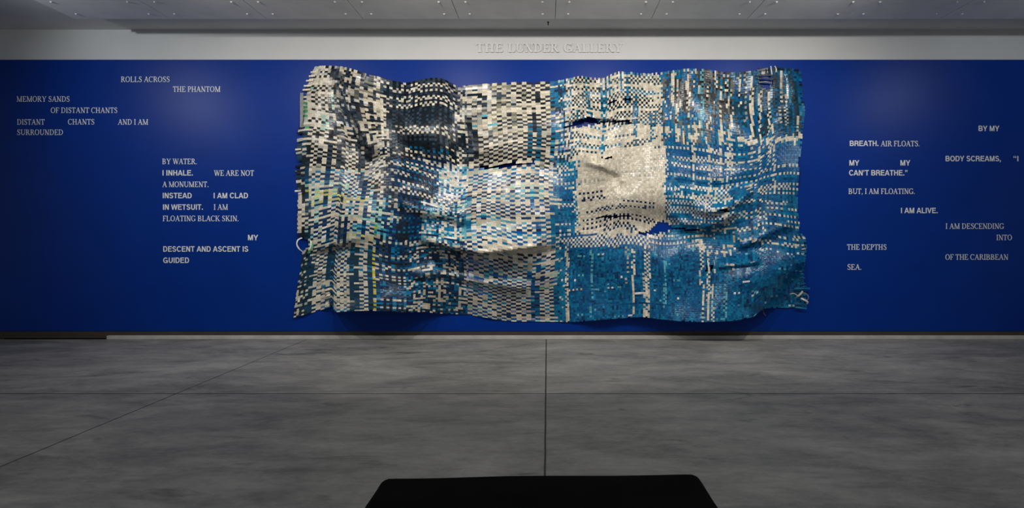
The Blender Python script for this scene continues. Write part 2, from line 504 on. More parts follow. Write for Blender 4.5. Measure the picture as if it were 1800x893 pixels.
SE, BO = serif_text, bold_text
TXT = [
 (SE, 'ROLLS ACROSS', 212.8, 298.3, 144.2, 'white serif words ROLLS ACROSS, topmost line on the wall left of the woven hanging'),
 (SE, 'THE PHANTOM', 303.9, 387.4, 161.5, 'white serif words THE PHANTOM on the blue wall'),
 (SE, 'MEMORY SANDS', 29.4, 122.5, 178.8, 'white serif words MEMORY SANDS on the blue wall'),
 (SE, 'OF DISTANT CHANTS', 89.5, 206.4, 198.6, 'white serif words OF DISTANT CHANTS on the blue wall'),
 (SE, 'DISTANT', 30.2, 78.6, 219.2, 'single white serif word DISTANT above SURROUNDED'),
 (SE, 'CHANTS', 119.7, 166, 218.9, 'single white serif word CHANTS between DISTANT and AND I AM'),
 (SE, 'AND I AM', 207.2, 260.4, 219.2, 'white serif words AND I AM on the blue wall'),
 (SE, 'SURROUNDED', 30.6, 110.8, 237.3, 'white serif word SURROUNDED at the far left'),
 (SE, 'BY WATER.', 285.4, 345.8, 288.5, 'white serif words BY WATER. above bold I INHALE.'),
 (BO, 'I INHALE.', 285.8, 339, 308.6, 'white bold words I INHALE. under BY WATER.'),
 (SE, 'WE ARE NOT', 376, 446.6, 309, 'white serif words WE ARE NOT on the blue wall'),
 (SE, 'A MONUMENT.', 285.4, 366.4, 328.8, 'white serif words A MONUMENT. on the blue wall'),
 (BO, 'INSTEAD', 286.2, 337, 348.5, 'white bold word INSTEAD under A MONUMENT.'),
 (BO, 'I AM CLAD', 375.7, 436, 348.5, 'white bold words I AM CLAD on the blue wall'),
 (BO, 'IN WETSUIT.', 286.6, 356.7, 368.7, 'white bold words IN WETSUIT. on the blue wall'),
 (SE, 'I AM', 376, 400.6, 368.7, 'short white serif words I AM beside IN WETSUIT.'),
 (SE, 'FLOATING BLACK SKIN.', 286.2, 419.2, 388.8, 'white serif words FLOATING BLACK SKIN. on the blue wall'),
 (BO, 'MY', 436, 453.8, 422.3, 'white bold word MY above DESCENT AND ASCENT IS'),
 (BO, 'DESCENT AND ASCENT IS', 287, 436.5, 442.4, 'white bold words DESCENT AND ASCENT IS above GUIDED'),
 (BO, 'GUIDED', 287, 332.5, 462.2, 'white bold word GUIDED, lowest line on the wall left of the hanging'),
 (BO, 'BY MY', 1720, 1756.5, 230.5, 'white bold words BY MY, topmost line on the wall right of the hanging'),
 (BO, 'BREATH.', 1493.7, 1544, 256.8, 'white bold word BREATH. before AIR FLOATS.'),
 (SE, 'AIR FLOATS.', 1548, 1616, 257.2, 'white serif words AIR FLOATS. after bold BREATH.'),
 (BO, 'BODY SCREAMS,', 1662, 1759, 283.5, 'white bold words BODY SCREAMS, on the blue wall'),
 (BO, '\u201cI', 1781.5, 1790, 283.5, 'white bold opening quote mark and I at the right edge after BODY SCREAMS,'),
 (BO, 'MY', 1493, 1510.3, 291, 'white bold word MY directly above CANT BREATHE at its left end'),
 (BO, 'MY', 1582.7, 1600, 291, 'white bold word MY above the right end of CANT BREATHE'),
 (BO, 'CAN\u2019T BREATHE.\u201d', 1492.4, 1595, 308.5, 'white bold words CAN\u2019T BREATHE with closing quote mark'),
 (SE, 'BUT, I AM FLOATING.', 1491.4, 1607.7, 341, 'white serif words BUT, I AM FLOATING. on the blue wall'),
 (BO, 'I AM ALIVE.', 1583.7, 1648, 374.7, 'white bold words I AM ALIVE. on the blue wall'),
 (SE, 'I AM DESCENDING', 1662.3, 1764.6, 402.3, 'white serif words I AM DESCENDING on the blue wall'),
 (SE, 'INTO', 1751.6, 1778.5, 422.2, 'white serif word INTO near the right edge'),
 (SE, 'THE DEPTHS', 1488.8, 1558, 439, 'white serif words THE DEPTHS on the blue wall'),
 (SE, 'OF THE CARIBBEAN', 1661.6, 1772, 456.6, 'white serif words OF THE CARIBBEAN on the blue wall'),
 (SE, 'SEA.', 1489.8, 1513.8, 474.1, 'white serif word SEA. under THE DEPTHS'),
]
for fn, txt, xa, xb, base, label in TXT:
    fn(txt, xa, xb, base, label)

# raised gallery name on the white header
sign = empty('wall_sign', px(964.5, 92.7))
tag(sign, 'raised white slab-serif letters THE LUNDER GALLERY on the white header band', 'sign')
for word, xa, xb in (('THE', 836.5, 884.5), ('LUNDER', 893.5, 982.5), ('GALLERY', 991, 1094)):
    polys, total = text_polys(word, kern=0.0, T=.23, t=.10, sh=.10, sl=.09)
    lo = min(u + x for ch, x, P in polys for q in P for (u, v) in q)
    hi = max(u + x for ch, x, P in polys for q in P for (u, v) in q)
    a, b = px(xa, 92.7), px(xb, 92.7)
    sx = (b.x - a.x) / (hi - lo)
    for ch, x, P in polys:
        V, Fc = extrude_polys([[(u + x - lo, v) for (u, v) in q] for q in P], a.x, a.z, sx, 15.6 / S, -0.003, -0.022)
        V = [(v[0] - sign.location.x, v[1] - sign.location.y, v[2] - sign.location.z) for v in V]
        mesh_obj('letter', V, Fc, M_SIGN, sign)

# ------------------------------------------------------------------ the woven hanging
rng = np.random.default_rng(7)
random.seed(7)
PAL = {k: lin(v) for k, v in dict(
    paleyellow=(206, 204, 120), cream=(220, 210, 190), white=(236, 235, 230), navy=(14, 42, 76), dark=(22, 33, 44), black=(15, 17, 20),
    slate=(52, 68, 84), teal=(8, 116, 160), tealdeep=(3, 88, 138), blue=(18, 90, 152), deepblue=(8, 60, 104),
    dteal=(20, 62, 80), ltteal=(96, 172, 190), mint=(160, 205, 190), green=(84, 165, 110), yellow=(228, 208, 40),
    grey=(112, 114, 112), olive=(142, 142, 120), ltgrey=(178, 178, 170), lilac=(150, 150, 190), dgrey=(62, 64, 66)).items()}
def pal(s):
    names, ws = [], []
    for it in s.split():
        nme, _, w = it.partition(':')
        names.append(nme); ws.append(float(w or 1))
    ws = np.cumsum(ws) / sum(ws)
    return names, ws

def interp(poly, xs):
    p = np.array(poly, float)
    return np.interp(xs, p[:, 0], p[:, 1])

TOP = [(553, 118), (560, 116.5), (575, 116), (600, 117), (620, 122), (640, 128), (675, 138), (692, 142), (715, 146), (730, 142), (745, 139), (765, 137),
       (780, 139), (795, 147), (803, 151), (850, 148), (900, 145), (960, 144), (975, 143), (1000, 138), (1020, 134), (1040, 137), (1062, 138),
       (1072, 132), (1087, 126), (1110, 127), (1140, 130), (1170, 126), (1200, 122), (1215, 121), (1240, 122), (1270, 127), (1300, 127),
       (1335, 124), (1362, 119), (1390, 121), (1408, 122)]
BOT = [(516, 558), (540, 552), (560, 546), (583, 539), (590, 548.5), (610, 547), (650, 546), (690, 548), (715, 549), (745, 548), (770, 551), (800, 552),
       (830, 554), (870, 561), (900, 565), (950, 565), (1000, 566), (1020, 565), (1060, 562), (1110, 558), (1130, 557), (1160, 561), (1200, 565),
       (1240, 566), (1290, 564), (1325, 557), (1337, 546), (1345, 542), (1370, 541), (1395, 541), (1418, 543)]
LEFT = [(118, 553), (130, 549), (140, 545), (152, 542), (160, 537), (163, 531), (200, 531), (222, 531), (233, 522), (245, 520), (260, 520), (285, 523),
        (300, 522), (335, 526), (347, 526), (380, 523), (400, 522), (415, 521), (430, 527), (450, 530), (480, 528), (520, 522), (558, 516)]
RIGHT = [(122, 1408), (150, 1410), (180, 1412), (200, 1413), (230, 1410), (260, 1408), (300, 1407), (330, 1405), (370, 1403), (400, 1405), (413, 1414),
         (430, 1416), (450, 1414), (480, 1412), (500, 1415), (515, 1417), (543, 1418)]

U0, U1, V0, V1 = 525.0, 1410.0, 125.0, 552.0
def place(u, v):
    """rest position of the cloth (u, v) -> where that point hangs, in wall pixels"""
    s = (u - U0) / (U1 - U0); t = (v - V0) / (V1 - V0)
    xt = u + 28 * np.exp(-((u - U0) / 75.0) ** 2) - 2 * np.exp(-((u - U1) / 40.0) ** 2)
    xb = u - 9 * np.exp(-((u - U0) / 60.0) ** 2) + 8 * np.exp(-((u - U1) / 60.0) ** 2)
    yt = interp(TOP, xt); yb = interp(BOT, xb)
    y = yt + t * (yb - yt)
    x = xt + t * (xb - xt)
    # side outlines
    xl0 = 553 + t * (516 - 553); xr0 = 1408 + t * (1418 - 1408)
    x = x + (interp(LEFT, y) - xl0) * np.exp(-((u - U0) / 14.0)) + (interp(RIGHT, y) - xr0) * np.exp(-((U1 - u) / 22.0))
    # how the rows sag and climb inside the cloth
    edge = np.clip(np.minimum(t, 1 - t) / 0.18, 0, 1)
    y = y + edge * (13 * np.tanh((x - 740) / 45) * np.exp(-((y - 305) / 65) ** 2) * np.exp(-((x - 745) / 110) ** 4)
                    + 9 * np.tanh((x - 575) / 40) * np.exp(-((y - 290) / 80) ** 2) * np.exp(-((x - 585) / 75) ** 4)
                    - 15 * np.tanh((x - 1340) / 45) * np.exp(-((y - 255) / 42) ** 2) * np.exp(-((x - 1350) / 95) ** 4)
                    + 7 * np.tanh((x - 1300) / 60) * np.exp(-((y - 430) / 40) ** 2) * np.exp(-((x - 1330) / 110) ** 4)
                    + 6 * np.sin((x - 820) / 55.0) * np.exp(-((y - 470) / 45) ** 2) * np.exp(-((x - 880) / 110) ** 4)
                    - 7 * np.exp(-((x - 1100) / 70) ** 2) * np.exp(-((y - 395) / 22) ** 2)
                    + 3 * np.sin(x / 37.0 + y / 60.0) + 2 * np.sin(x / 19.0 - y / 45.0))
    x = x + edge * (24 * np.tanh((y - 205) / 65) * np.exp(-((x - 622) / 46) ** 2) * np.exp(-((y - 210) / 130) ** 4)
                    + 9 * np.tanh((y - 215) / 50) * np.exp(-((x - 1330) / 40) ** 2) * np.exp(-((y - 230) / 90) ** 2)
                    + 2.5 * np.sin(y / 33.0 + x / 70.0))
    return x, y

# how far the cloth stands off the wall: control points (pixel x, pixel y, metres)
CTRL = np.array([
 (553, 118, .10), (600, 118, .17), (645, 130, .12), (690, 142, .06), (730, 142, .12), (770, 139, .22), (803, 151, .07), (860, 148, .05), (920, 146, .05),
 (975, 143, .06), (1000, 139, .10), (1022, 135, .12), (1045, 137, .05), (1068, 137, .06), (1090, 128, .13), (1140, 131, .06), (1200, 123, .12),
 (1240, 124, .10), (1275, 127, .05), (1305, 127, .10), (1340, 127, .05), (1375, 123, .11), (1410, 122, .04),
 (530, 180, .04), (560, 180, .15), (600, 180, .16), (650, 190, .10), (690, 180, .16), (740, 178, .22), (790, 180, .24), (830, 190, .12), (900, 200, .10),
 (522, 245, .05), (560, 250, .17), (610, 240, .12), (650, 270, .06), (690, 225, .22), (735, 215, .34), (785, 225, .36), (840, 235, .18), (900, 250, .13), (960, 240, .10),
 (524, 320, .05), (560, 330, .15), (610, 330, .22), (650, 330, .17), (700, 300, .22), (760, 300, .26), (800, 300, .30), (845, 305, .22), (900, 310, .24), (960, 310, .14),
 (523, 400, .05), (560, 400, .14), (620, 400, .20), (680, 365, .24), (740, 380, .32), (800, 370, .30), (850, 370, .28), (900, 370, .30), (950, 380, .28), (990, 380, .14),
 (530, 460, .04), (560, 450, .10), (620, 450, .16), (680, 440, .22), (740, 440, .24), (800, 460, .20), (860, 475, .24), (910, 470, .26), (960, 470, .22), (990, 460, .10),
 (520, 540, .03), (570, 535, .05), (600, 540, .28), (650, 545, .34), (700, 548, .36), (738, 548, .22), (770, 550, .10), (830, 554, .06), (900, 565, .04), (960, 565, .04),
 (610, 490, .24), (670, 495, .30), (730, 500, .26), (790, 510, .16), (850, 515, .16), (910, 520, .14), (960, 520, .10),
 (1015, 180, .10), (1045, 185, .06), (1085, 185, .12), (1140, 185, .10), (1200, 190, .13), (1250, 190, .12), (1300, 190, .13), (1345, 190, .06), (1385, 190, .12), (1410, 190, .05),
 (1015, 225, .12), (1060, 230, .16), (1120, 230, .14), (1170, 230, .12), (1230, 250, .16), (1290, 240, .16), (1330, 240, .16), (1365, 250, .13), (1405, 250, .05),
 (1015, 290, .14), (1060, 290, .22), (1095, 310, .12), (1130, 300, .18), (1165, 300, .14), (1220, 300, .14), (1280, 300, .17), (1330, 310, .20), (1370, 310, .12), (1405, 310, .06),
 (1020, 350, .14), (1060, 350, .20), (1110, 350, .20), (1160, 350, .18), (1220, 350, .28), (1270, 350, .26), (1320, 360, .20), (1365, 370, .13), (1402, 370, .05),
 (1020, 400, .10), (1070, 400, .10), (1120, 395, .07), (1150, 385, .06), (1180, 398, .07), (1215, 400, .12), (1260, 400, .14), (1310, 410, .16), (1360, 410, .18), (1404, 410, .08),
 (1020, 440, .11), (1080, 440, .12), (1140, 440, .13), (1200, 440, .16), (1260, 450, .16), (1300, 450, .24), (1345, 450, .27), (1385, 440, .16), (1414, 440, .05),
 (1020, 500, .08), (1080, 500, .12), (1140, 500, .13), (1200, 500, .18), (1260, 500, .24), (1310, 490, .33), (1345, 490, .25), (1375, 500, .08), (1414, 500, .04),
 (1010, 565, .06), (1050, 562, .12), (1100, 558, .12), (1135, 557, .16), (1180, 563, .26), (1240, 566, .36), (1290, 563, .37), (1325, 556, .28), (1345, 541, .07), (1380, 541, .05), (1418, 543, .03)], float)
def kern(r2): 
    return np.sqrt(r2 + 18.0 ** 2) * -1.0
_d2 = ((CTRL[:, None, :2] - CTRL[None, :, :2]) ** 2).sum(-1)
_n = len(CTRL)
_A = np.zeros((_n + 1, _n + 1)); _A[:_n, :_n] = kern(_d2) - np.eye(_n) * 1.5; _A[_n, :_n] = 1; _A[:_n, _n] = 1
_W = np.linalg.solve(_A, np.append(CTRL[:, 2], 0))

# sharp folds: (polyline, height, width of the slope behind, width of the drop); cloth stands proud on the left-hand side of the path
FOLDS = [
 ([(730, 420), (760, 425), (800, 436), (850, 445), (900, 440), (950, 432), (985, 430)], .155, 26, 5),
 ([(840, 290), (880, 289), (930, 286), (980, 286)], -.05, 18, 4),
 ([(555, 440), (568, 480), (580, 515), (592, 552)], -.15, 60, 4),
 ([(1340, 556), (1352, 525), (1375, 490), (1416, 448)], .10, 34, 12),
 ([(1290, 436), (1330, 420), (1375, 398), (1404, 388)], .06, 26, 9),
 ([(1176, 320), (1230, 333), (1285, 334), (1335, 314)], -.05, 14, 12),
 ([(690, 150), (700, 190), (720, 232), (760, 262), (800, 285)], .05, 30, 14),
 ([(800, 160), (812, 200), (825, 240), (838, 285)], .06, 26, 10),
 ([(690, 350), (740, 372), (790, 380), (830, 395)], .05, 22, 9),
 ([(582, 120), (602, 165), (622, 205), (640, 245), (655, 285)], .12, 20, 6),
 ([(1225, 404), (1250, 396), (1270, 388), (1300, 370)], .08, 24, 4), ([(1190, 402), (1210, 403), (1240, 402)], .03, 16, 5),
 ([(1212, 370), (1250, 374), (1300, 356), (1325, 330)], .05, 18, 4),
 ([(985, 214), (1040, 205), (1112, 212)], .04, 18, 4),
 ([(1020, 283), (1060, 292), (1090, 306), (1100, 330)], .035, 20, 6),
 ([(820, 492), (860, 498), (900, 505), (935, 508)], .035, 16, 4),
 ([(720, 490), (760, 480), (800, 486), (840, 500)], .03, 14, 4),
 ([(1255, 470), (1290, 466), (1340, 460)], .03, 14, 4),
 ([(1170, 372), (1200, 392), (1240, 400)], .03, 14, 4),
]
def fold(x, y, path, amp, wb, wd):
    best = np.full(x.shape, 1e9); sd = np.zeros_like(x); along = np.zeros_like(x)
    P = np.array(path, float); seg = P[1:] - P[:-1]; L = np.hypot(seg[:, 0], seg[:, 1]); tot = L.sum(); acc = 0
    for a, d, ln in zip(P[:-1], seg, L):
        t = np.clip(((x - a[0]) * d[0] + (y - a[1]) * d[1]) / ln ** 2, 0, 1)
        qx, qy = a[0] + t * d[0], a[1] + t * d[1]
        r = np.hypot(x - qx, y - qy)
        sgn = np.sign(d[0] * (y - a[1]) - d[1] * (x - a[0]))     # + is the right-hand (lower) side
        m = r < best
        best = np.where(m, r, best); sd = np.where(m, sgn * r, sd); along = np.where(m, (acc + t * ln) / tot, along)
        acc += ln
    ends = np.clip(np.minimum(along, 1 - along) / 0.15, 0, 1); ends = ends * ends * (3 - 2 * ends)
    up = np.exp(-(sd / wb) ** 2)
    dn = np.exp(-(sd / wd) ** 2)
    return amp * ends * np.where(sd < 0, up, dn)

def depth(x, y):
    x = np.asarray(x, float); y = np.asarray(y, float)
    shp = x.shape; xf, yf = x.ravel(), y.ravel()
    out = np.empty(len(xf))
    for k in range(0, len(xf), 20000):
        d2 = (xf[k:k + 20000, None] - CTRL[None, :, 0]) ** 2 + (yf[k:k + 20000, None] - CTRL[None, :, 1]) ** 2
        out[k:k + 20000] = kern(d2) @ _W[:_n] + _W[_n]
    for f in FOLDS:
        out += fold(xf, yf, f[0], f[1] * 1.75, f[2], f[3])
    m_ = CTRL[:, 2].mean(); out = m_ + (out - m_) * 1.28
    out += 0.018 * np.sin(xf / 31.0 + yf / 57.0) * np.sin(yf / 41.0 + 1.3) + 0.020 * np.sin(yf / 23.0 - xf / 61.0 + np.sin(xf / 47.0))
    out += 0.006 * np.sin(xf / 11.0 + yf / 23.0) + 0.005 * np.sin(xf / 17.0 - yf / 13.0)
    # pleats hanging from the upper right edge
    out += 0.028 * np.sin(xf / 9.5) * np.exp(-((yf - 130) / 55) ** 2) * (1 / (1 + np.exp(-(xf - 990) / 12)))
    return np.maximum(out, 0.012).reshape(shp)

# strips: widths of the vertical ones change across the cloth
def widths(a, b, fn):
    e = [a]
    while e[-1] < b - 2:
        e.append(e[-1] + fn(e[-1]) * (0.82 + 0.36 * random.random()))
    e[-1] = b
    return np.array(e)
def colw(u):
    for lim, w in ((546, 4.6), (585, 7.8), (612, 5.6), (650, 7.6), (690, 6.0), (820, 4.4), (950, 8.2), (975, 7), (1170, 3.6), (1260, 3.3), (1500, 3.7)):
        if u < lim: return w
EU = widths(U0, U1, colw)
EV = widths(V0, V1, lambda v: 3.9 if v < 430 else 3.4)
NU, NV = len(EU) - 1, len(EV) - 1
CU = (EU[1:] + EU[:-1]) / 2; CV = (EV[1:] + EV[:-1]) / 2
GU, GV = np.meshgrid(CU, CV, indexing='ij')
PX_, PY_ = place(GU, GV)

# colour regions of the two sheets cut into strips: (x0, y0, x1, y1, vertical strips, horizontal strips, share of irregular crossings, run length)
REG = [
 (0, 0, 1800, 900, 'cream', 'teal cream', .06, 12),
 (500, 100, 550, 600, 'dark:3 dteal:2 cream:2 green:.4 ltgrey', 'cream:2 dark:1.5 ltgrey', .1, 14),
 (543, 100, 592, 165, 'cream:8 ltgrey:1', 'cream:5 black:2 ltgrey:1', .08, 8),
 (543, 158, 592, 305, 'cream:8 mint:1 ltgrey:.6', 'cream:2 black:4 dark:1.5 olive:.5', .05, 10),
 (586, 100, 648, 250, 'slate:4 cream:3 grey:2 ltgrey:1 dark:1', 'cream:2.4 slate:3 dark:3 white:.7 olive:1', .25, 6),
 (586, 235, 655, 310, 'cream:6 slate:1.5 dark:1', 'black:4 dark:2 cream:1 slate:1', .06, 9),
 (645, 100, 700, 270, 'cream:5 dark:3 slate:1', 'cream:3 dark:3 slate:1 olive:1', .12, 8),
 (648, 255, 700, 360, 'dark:3 cream:2.5 slate:1', 'dark:2 cream:2 slate:1 deepblue:1', .1, 9),
 (684, 120, 815, 290, 'dark:5 slate:3 black:2', 'dark:4 cream:1.7 slate:3 ltgrey:.4 black:1', .05, 30),
 (684, 190, 812, 228, 'dark:4 slate:4', 'dark:4 slate:4 dteal:2 ltgrey:.4', .1, 16),
 (684, 280, 800, 430, 'navy:3 deepblue:3 dark:3', 'navy:3 cream:1.3 teal:2 dark:2.5 slate:1 deepblue:2', .06, 26),
 (650, 345, 700, 430, 'deepblue:3 cream:1.5 mint:1 dark:2 ltteal:.6', 'cream:2 teal:2 navy:3 mint:1 green:.4 yellow:.15', .12, 9),
 (540, 298, 655, 440, 'cream:9 white:1.5 mint:.8 ltteal:.3', 'deepblue:4 teal:2.4 cream:1.3 mint:.6 paleyellow:.4 green:.3 navy:2', .05, 8),
 (540, 425, 660, 600, 'cream:9 ltgrey:.6', 'deepblue:3 dteal:3 cream:2 teal:1 ltgrey:.5', .06, 9),
 (800, 100, 985, 292, 'cream:9 ltgrey:1 olive:.4', 'dgrey:2 dark:4 cream:2.2 slate:1.5 olive:1', .05, 8),
 (800, 140, 868, 240, 'cream:4 grey:2 ltgrey:2 slate:2', 'cream:2 grey:2 slate:2 dark:1.5 white:1 ltteal:.3', .25, 6),
 (868, 140, 905, 200, 'cream:6 olive:2 ltgrey:1', 'cream:2 olive:2 dgrey:2 slate:2', .2, 6),
 (800, 225, 840, 288, 'dark:3 slate:2 cream:2', 'dark:3 slate:2 cream:2 dteal:1', .15, 8),
 (785, 290, 985, 430, 'cream:10 white:2', 'blue:4 teal:2.5 ltteal:1.5 cream:2.6 mint:.8 yellow:.08 navy:2 deepblue:2', .05, 8),
 (772, 296, 822, 350, 'white:4 ltteal:2 cream:2 blue:1', 'white:3 blue:2 ltteal:2 cream:1', .25, 6),
 (740, 352, 832, 428, 'cream:3 ltteal:2 teal:2 navy:1', 'teal:3 white:2 navy:2 deepblue:1 cream:1 mint:.6', .3, 6),
 (658, 425, 728, 600, 'deepblue:4 slate:2 teal:1.5 navy:2', 'deepblue:3 teal:2 dark:3 cream:1 navy:1.5', .08, 20),
 (720, 428, 828, 600, 'teal:2.2 cream:2.6 navy:3 dteal:2', 'cream:2.6 teal:2 navy:3 deepblue:1.5', .35, 5),
 (820, 428, 980, 600, 'cream:9 white:1', 'navy:3 deepblue:3 blue:2 teal:2 cream:1.3 ltteal:1 green:.3 lilac:.5 mint:.3', .05, 6),
 (816, 450, 865, 520, 'cream:4 ltteal:2 lilac:1 white:1', 'blue:3 teal:2 lilac:1 deepblue:2 cream:1', .12, 5),
 (845, 430, 975, 446, 'cream:6 ltgrey:1', 'cream:6 ltgrey:1', .1, 6),
 (970, 100, 1008, 300, 'teal:4 blue:2 cream:1.6 dteal:2', 'ltteal:1 cream:2.4 navy:2 teal:3 lilac:.5', .15, 10),
 (970, 292, 1018, 432, 'teal:4 blue:2 tealdeep:2 cream:.8', 'cream:1.8 navy:1.5 teal:4 tealdeep:2', .1, 10),
 (1004, 100, 1172, 285, 'cream:8 teal:.8 ltteal:.3', 'dteal:5 cream:1.6 dark:2 teal:.8', .05, 16),
 (1004, 222, 1172, 285, 'cream:9 ltgrey:1', 'cream:5 dteal:2 teal:1', .08, 12),
 (1014, 272, 1170, 412, 'cream', 'cream:12 ltgrey:.4', .02, 12),
 (1164, 100, 1296, 258, 'teal:3 tealdeep:2 blue:1.5 grey:1.5 cream:1.3 dgrey:1.5', 'teal:3 blue:2 grey:1.2 dgrey:1.3 cream:1 ltteal:.5', .3, 7),
 (1186, 140, 1218, 190, 'dgrey:4 grey:2 cream:.6', 'dgrey:3 grey:2 black:2', .25, 6),
 (1228, 118, 1290, 205, 'dgrey:3 grey:2 teal:2 cream:.8', 'dgrey:3 black:2 grey:2 teal:2 blue:1', .25, 6),
 (1190, 215, 1250, 256, 'cream:2 grey:2 dgrey:2 teal:1.5', 'dgrey:2 cream:1.4 grey:2 teal:2', .3, 5),
 (1290, 100, 1430, 240, 'tealdeep:3 dteal:4 slate:1.5 teal:1.5 cream:.7', 'dteal:4 dark:2 tealdeep:2 teal:1.5', .08, 14),
 (1170, 250, 1430, 338, 'blue:3 teal:3 tealdeep:3 deepblue:1', 'cream:1.8 teal:2.5 blue:2 tealdeep:2', .06, 40),
 (1170, 328, 1292, 398, 'teal:3 blue:2 deepblue:1 cream:.5', 'white:5 cream:3 teal:2.2', .08, 20),
 (1286, 330, 1430, 432, 'teal:3 tealdeep:3 deepblue:2', 'teal:3 tealdeep:3 blue:1.5 cream:1.1', .06, 40),
 (985, 428, 1430, 600, 'tealdeep:5 teal:3 blue:1.5 deepblue:1', 'teal:4 tealdeep:5 deepblue:1.5 ltteal:.5 white:.22', .26, 4),
 (985, 412, 1242, 434, 'tealdeep:2 blue:2 deepblue:1', 'cream:5 teal:1 blue:1', .05, 20),
 (1170, 396, 1292, 432, 'teal:3 tealdeep:2 cream:.7', 'teal:3 cream:2 tealdeep:2', .1, 16),
 (1236, 428, 1292, 475, 'teal:2 tealdeep:2 cream:1', 'teal:2 cream:1.2 tealdeep:2', .2, 8),
]
# single vertical strips of their own colour: (x, half width, y0, y1, colour)
COLS = [(580, 4, 165, 300, 'slate'), (598, 4, 250, 425, 'slate'), (574, 3.5, 280, 430, 'deepblue'), (541, 4, 300, 420, 'dteal'), (633, 4, 170, 320, 'slate'), (640, 3, 300, 420, 'deepblue'), (606, 3, 380, 430, 'navy'),
        (657, 4, 140, 240, 'dark'), (666, 4, 190, 250, 'dark'), (673, 4, 190, 260, 'cream'), (662, 3.5, 120, 330, 'cream'), (668, 3, 260, 345, 'cream'),
        (582, 6, 430, 552, 'dteal'), (623, 7, 430, 552, 'dteal'), (651, 4, 430, 552, 'dteal'), (538, 12, 445, 560, 'dteal'), (657.5, 3.4, 438, 548, 'yellow'), (660, 3.4, 395, 425, 'green'),
        (558, 3.5, 330, 400, 'mint'), (655, 4, 330, 380, 'ltteal'), (942, 3.5, 165, 235, 'dark'), (932, 3.5, 215, 275, 'teal'), (946, 3.2, 225, 285, 'teal'), (925, 3, 150, 170, 'teal'), (969, 3, 150, 285, 'teal'),
        (937, 4, 330, 370, 'teal'), (944, 3.5, 380, 480, 'tealdeep'), (934, 4, 480, 566, 'tealdeep'), (948, 4, 505, 566, 'tealdeep'), (952, 3.5, 396, 470, 'ltteal'),
        (986, 10, 436, 566, 'teal'), (997, 3.2, 430, 566, 'cream'), (1040, 2, 440, 566, 'ltteal'), (1113, 2.6, 438, 566, 'cream'), (1134, 3.2, 430, 566, 'cream'), (1140, 3, 440, 566, 'cream'), (1169, 2.2, 460, 540, 'ltteal'),
        (1102, 2.2, 430, 500, 'ltgrey'), (1233, 3.2, 405, 500, 'cream'), (1236, 2.4, 500, 566, 'cream'), (1245, 3, 440, 566, 'cream'), (1252, 2.6, 500, 566, 'cream'), (1275, 2.4, 500, 566, 'ltteal'),
        (1219, 3, 250, 350, 'cream'), (1247, 3, 255, 345, 'cream'), (998, 3, 135, 245, 'cream'), (1024, 3, 135, 200, 'cream'), (1118, 3, 165, 260, 'teal'), (1145, 3, 200, 250, 'teal'), (1060, 2.5, 160, 270, 'teal'),
        (1183, 2.6, 125, 190, 'cream'), (1210, 2.8, 125, 200, 'cream'), (1234, 3, 120, 240, 'ltteal'), (1268, 2.4, 150, 330, 'cream'), (1300, 2.4, 130, 200, 'cream'), (1311, 2.6, 130, 215, 'ltgrey'), (1322, 2.4, 130, 290, 'cream'), (1336, 2.4, 160, 300, 'cream'),
        (1352, 2.6, 160, 290, 'cream'), (1372, 2.4, 125, 220, 'cream'), (1383, 2, 150, 220, 'ltgrey'), (1361, 2.4, 250, 340, 'cream'), (1285, 2.2, 200, 310, 'cream'), (1278, 2.2, 255, 330, 'white'), (1190, 2.4, 140, 250, 'cream')]
# single horizontal strips of their own colour: (y, half width, x0, x1, colour)
ROWS = [(150, 3, 985, 1175, 'cream'), (176, 2.4, 985, 1010, 'white'), (262, 2.2, 1175, 1290, 'cream'), (279, 3, 1180, 1300, 'cream'), (292, 2.6, 1180, 1330, 'cream'), (297, 2.0, 1330, 1405, 'cream'),
        (334, 2.4, 1330, 1405, 'cream'), (341, 2.4, 1330, 1400, 'cream'), (357, 2.4, 1290, 1385, 'cream'), (378, 2.6, 1290, 1402, 'cream'), (386, 2.4, 1290, 1350, 'cream'), (404, 2.4, 1290, 1350, 'cream'), (411, 2.4, 1370, 1415, 'cream'), (423, 2.4, 1290, 1415, 'cream'), (436, 2.2, 1330, 1415, 'white'),
        (512, 2, 995, 1025, 'cream'), (516, 2, 1285, 1300, 'white'), (338, 2.2, 1018, 1060, 'navy'), (347, 2.4, 1018, 1068, 'navy'), (357, 2.2, 1095, 1150, 'navy'), (366, 2.2, 1050, 1150, 'deepblue'), (371, 2.2, 1030, 1100, 'navy'),
        (387, 2.4, 1025, 1150, 'navy'), (394, 2.4, 1030, 1160, 'navy'), (402, 2.4, 1020, 1110, 'navy'), (408, 2.2, 1060, 1120, 'deepblue'), (300, 2.2, 1075, 1165, 'ltgrey'),
        (541, 2.2, 665, 715, 'cream'), (470, 2.4, 655, 770, 'cream'), (448, 2.2, 660, 740, 'cream'), (424, 2.4, 660, 760, 'cream'), (312, 3, 520, 660, 'deepblue'), (336, 2.5, 528, 600, 'paleyellow'), (352, 2.5, 590, 640, 'paleyellow'),
        (149, 2.4, 700, 800, 'cream'), (160, 2.4, 690, 800, 'cream'), (172, 2.4, 690, 800, 'cream'), (186, 2.4, 685, 770, 'cream'), (199, 5, 690, 800, 'dark'), (212, 6, 690, 800, 'dark'), (226, 2.4, 695, 790, 'cream'), (232, 2.4, 700, 800, 'cream'), (270, 2.6, 690, 800, 'cream'), (281, 2.6, 690, 800, 'cream'), (301, 3.4, 670, 800, 'cream'), (319, 2.5, 690, 720, 'cream'), (340, 2.5, 650, 780, 'cream'), (372, 2.5, 690, 780, 'cream'), (262, 2.4, 720, 790, 'teal')]

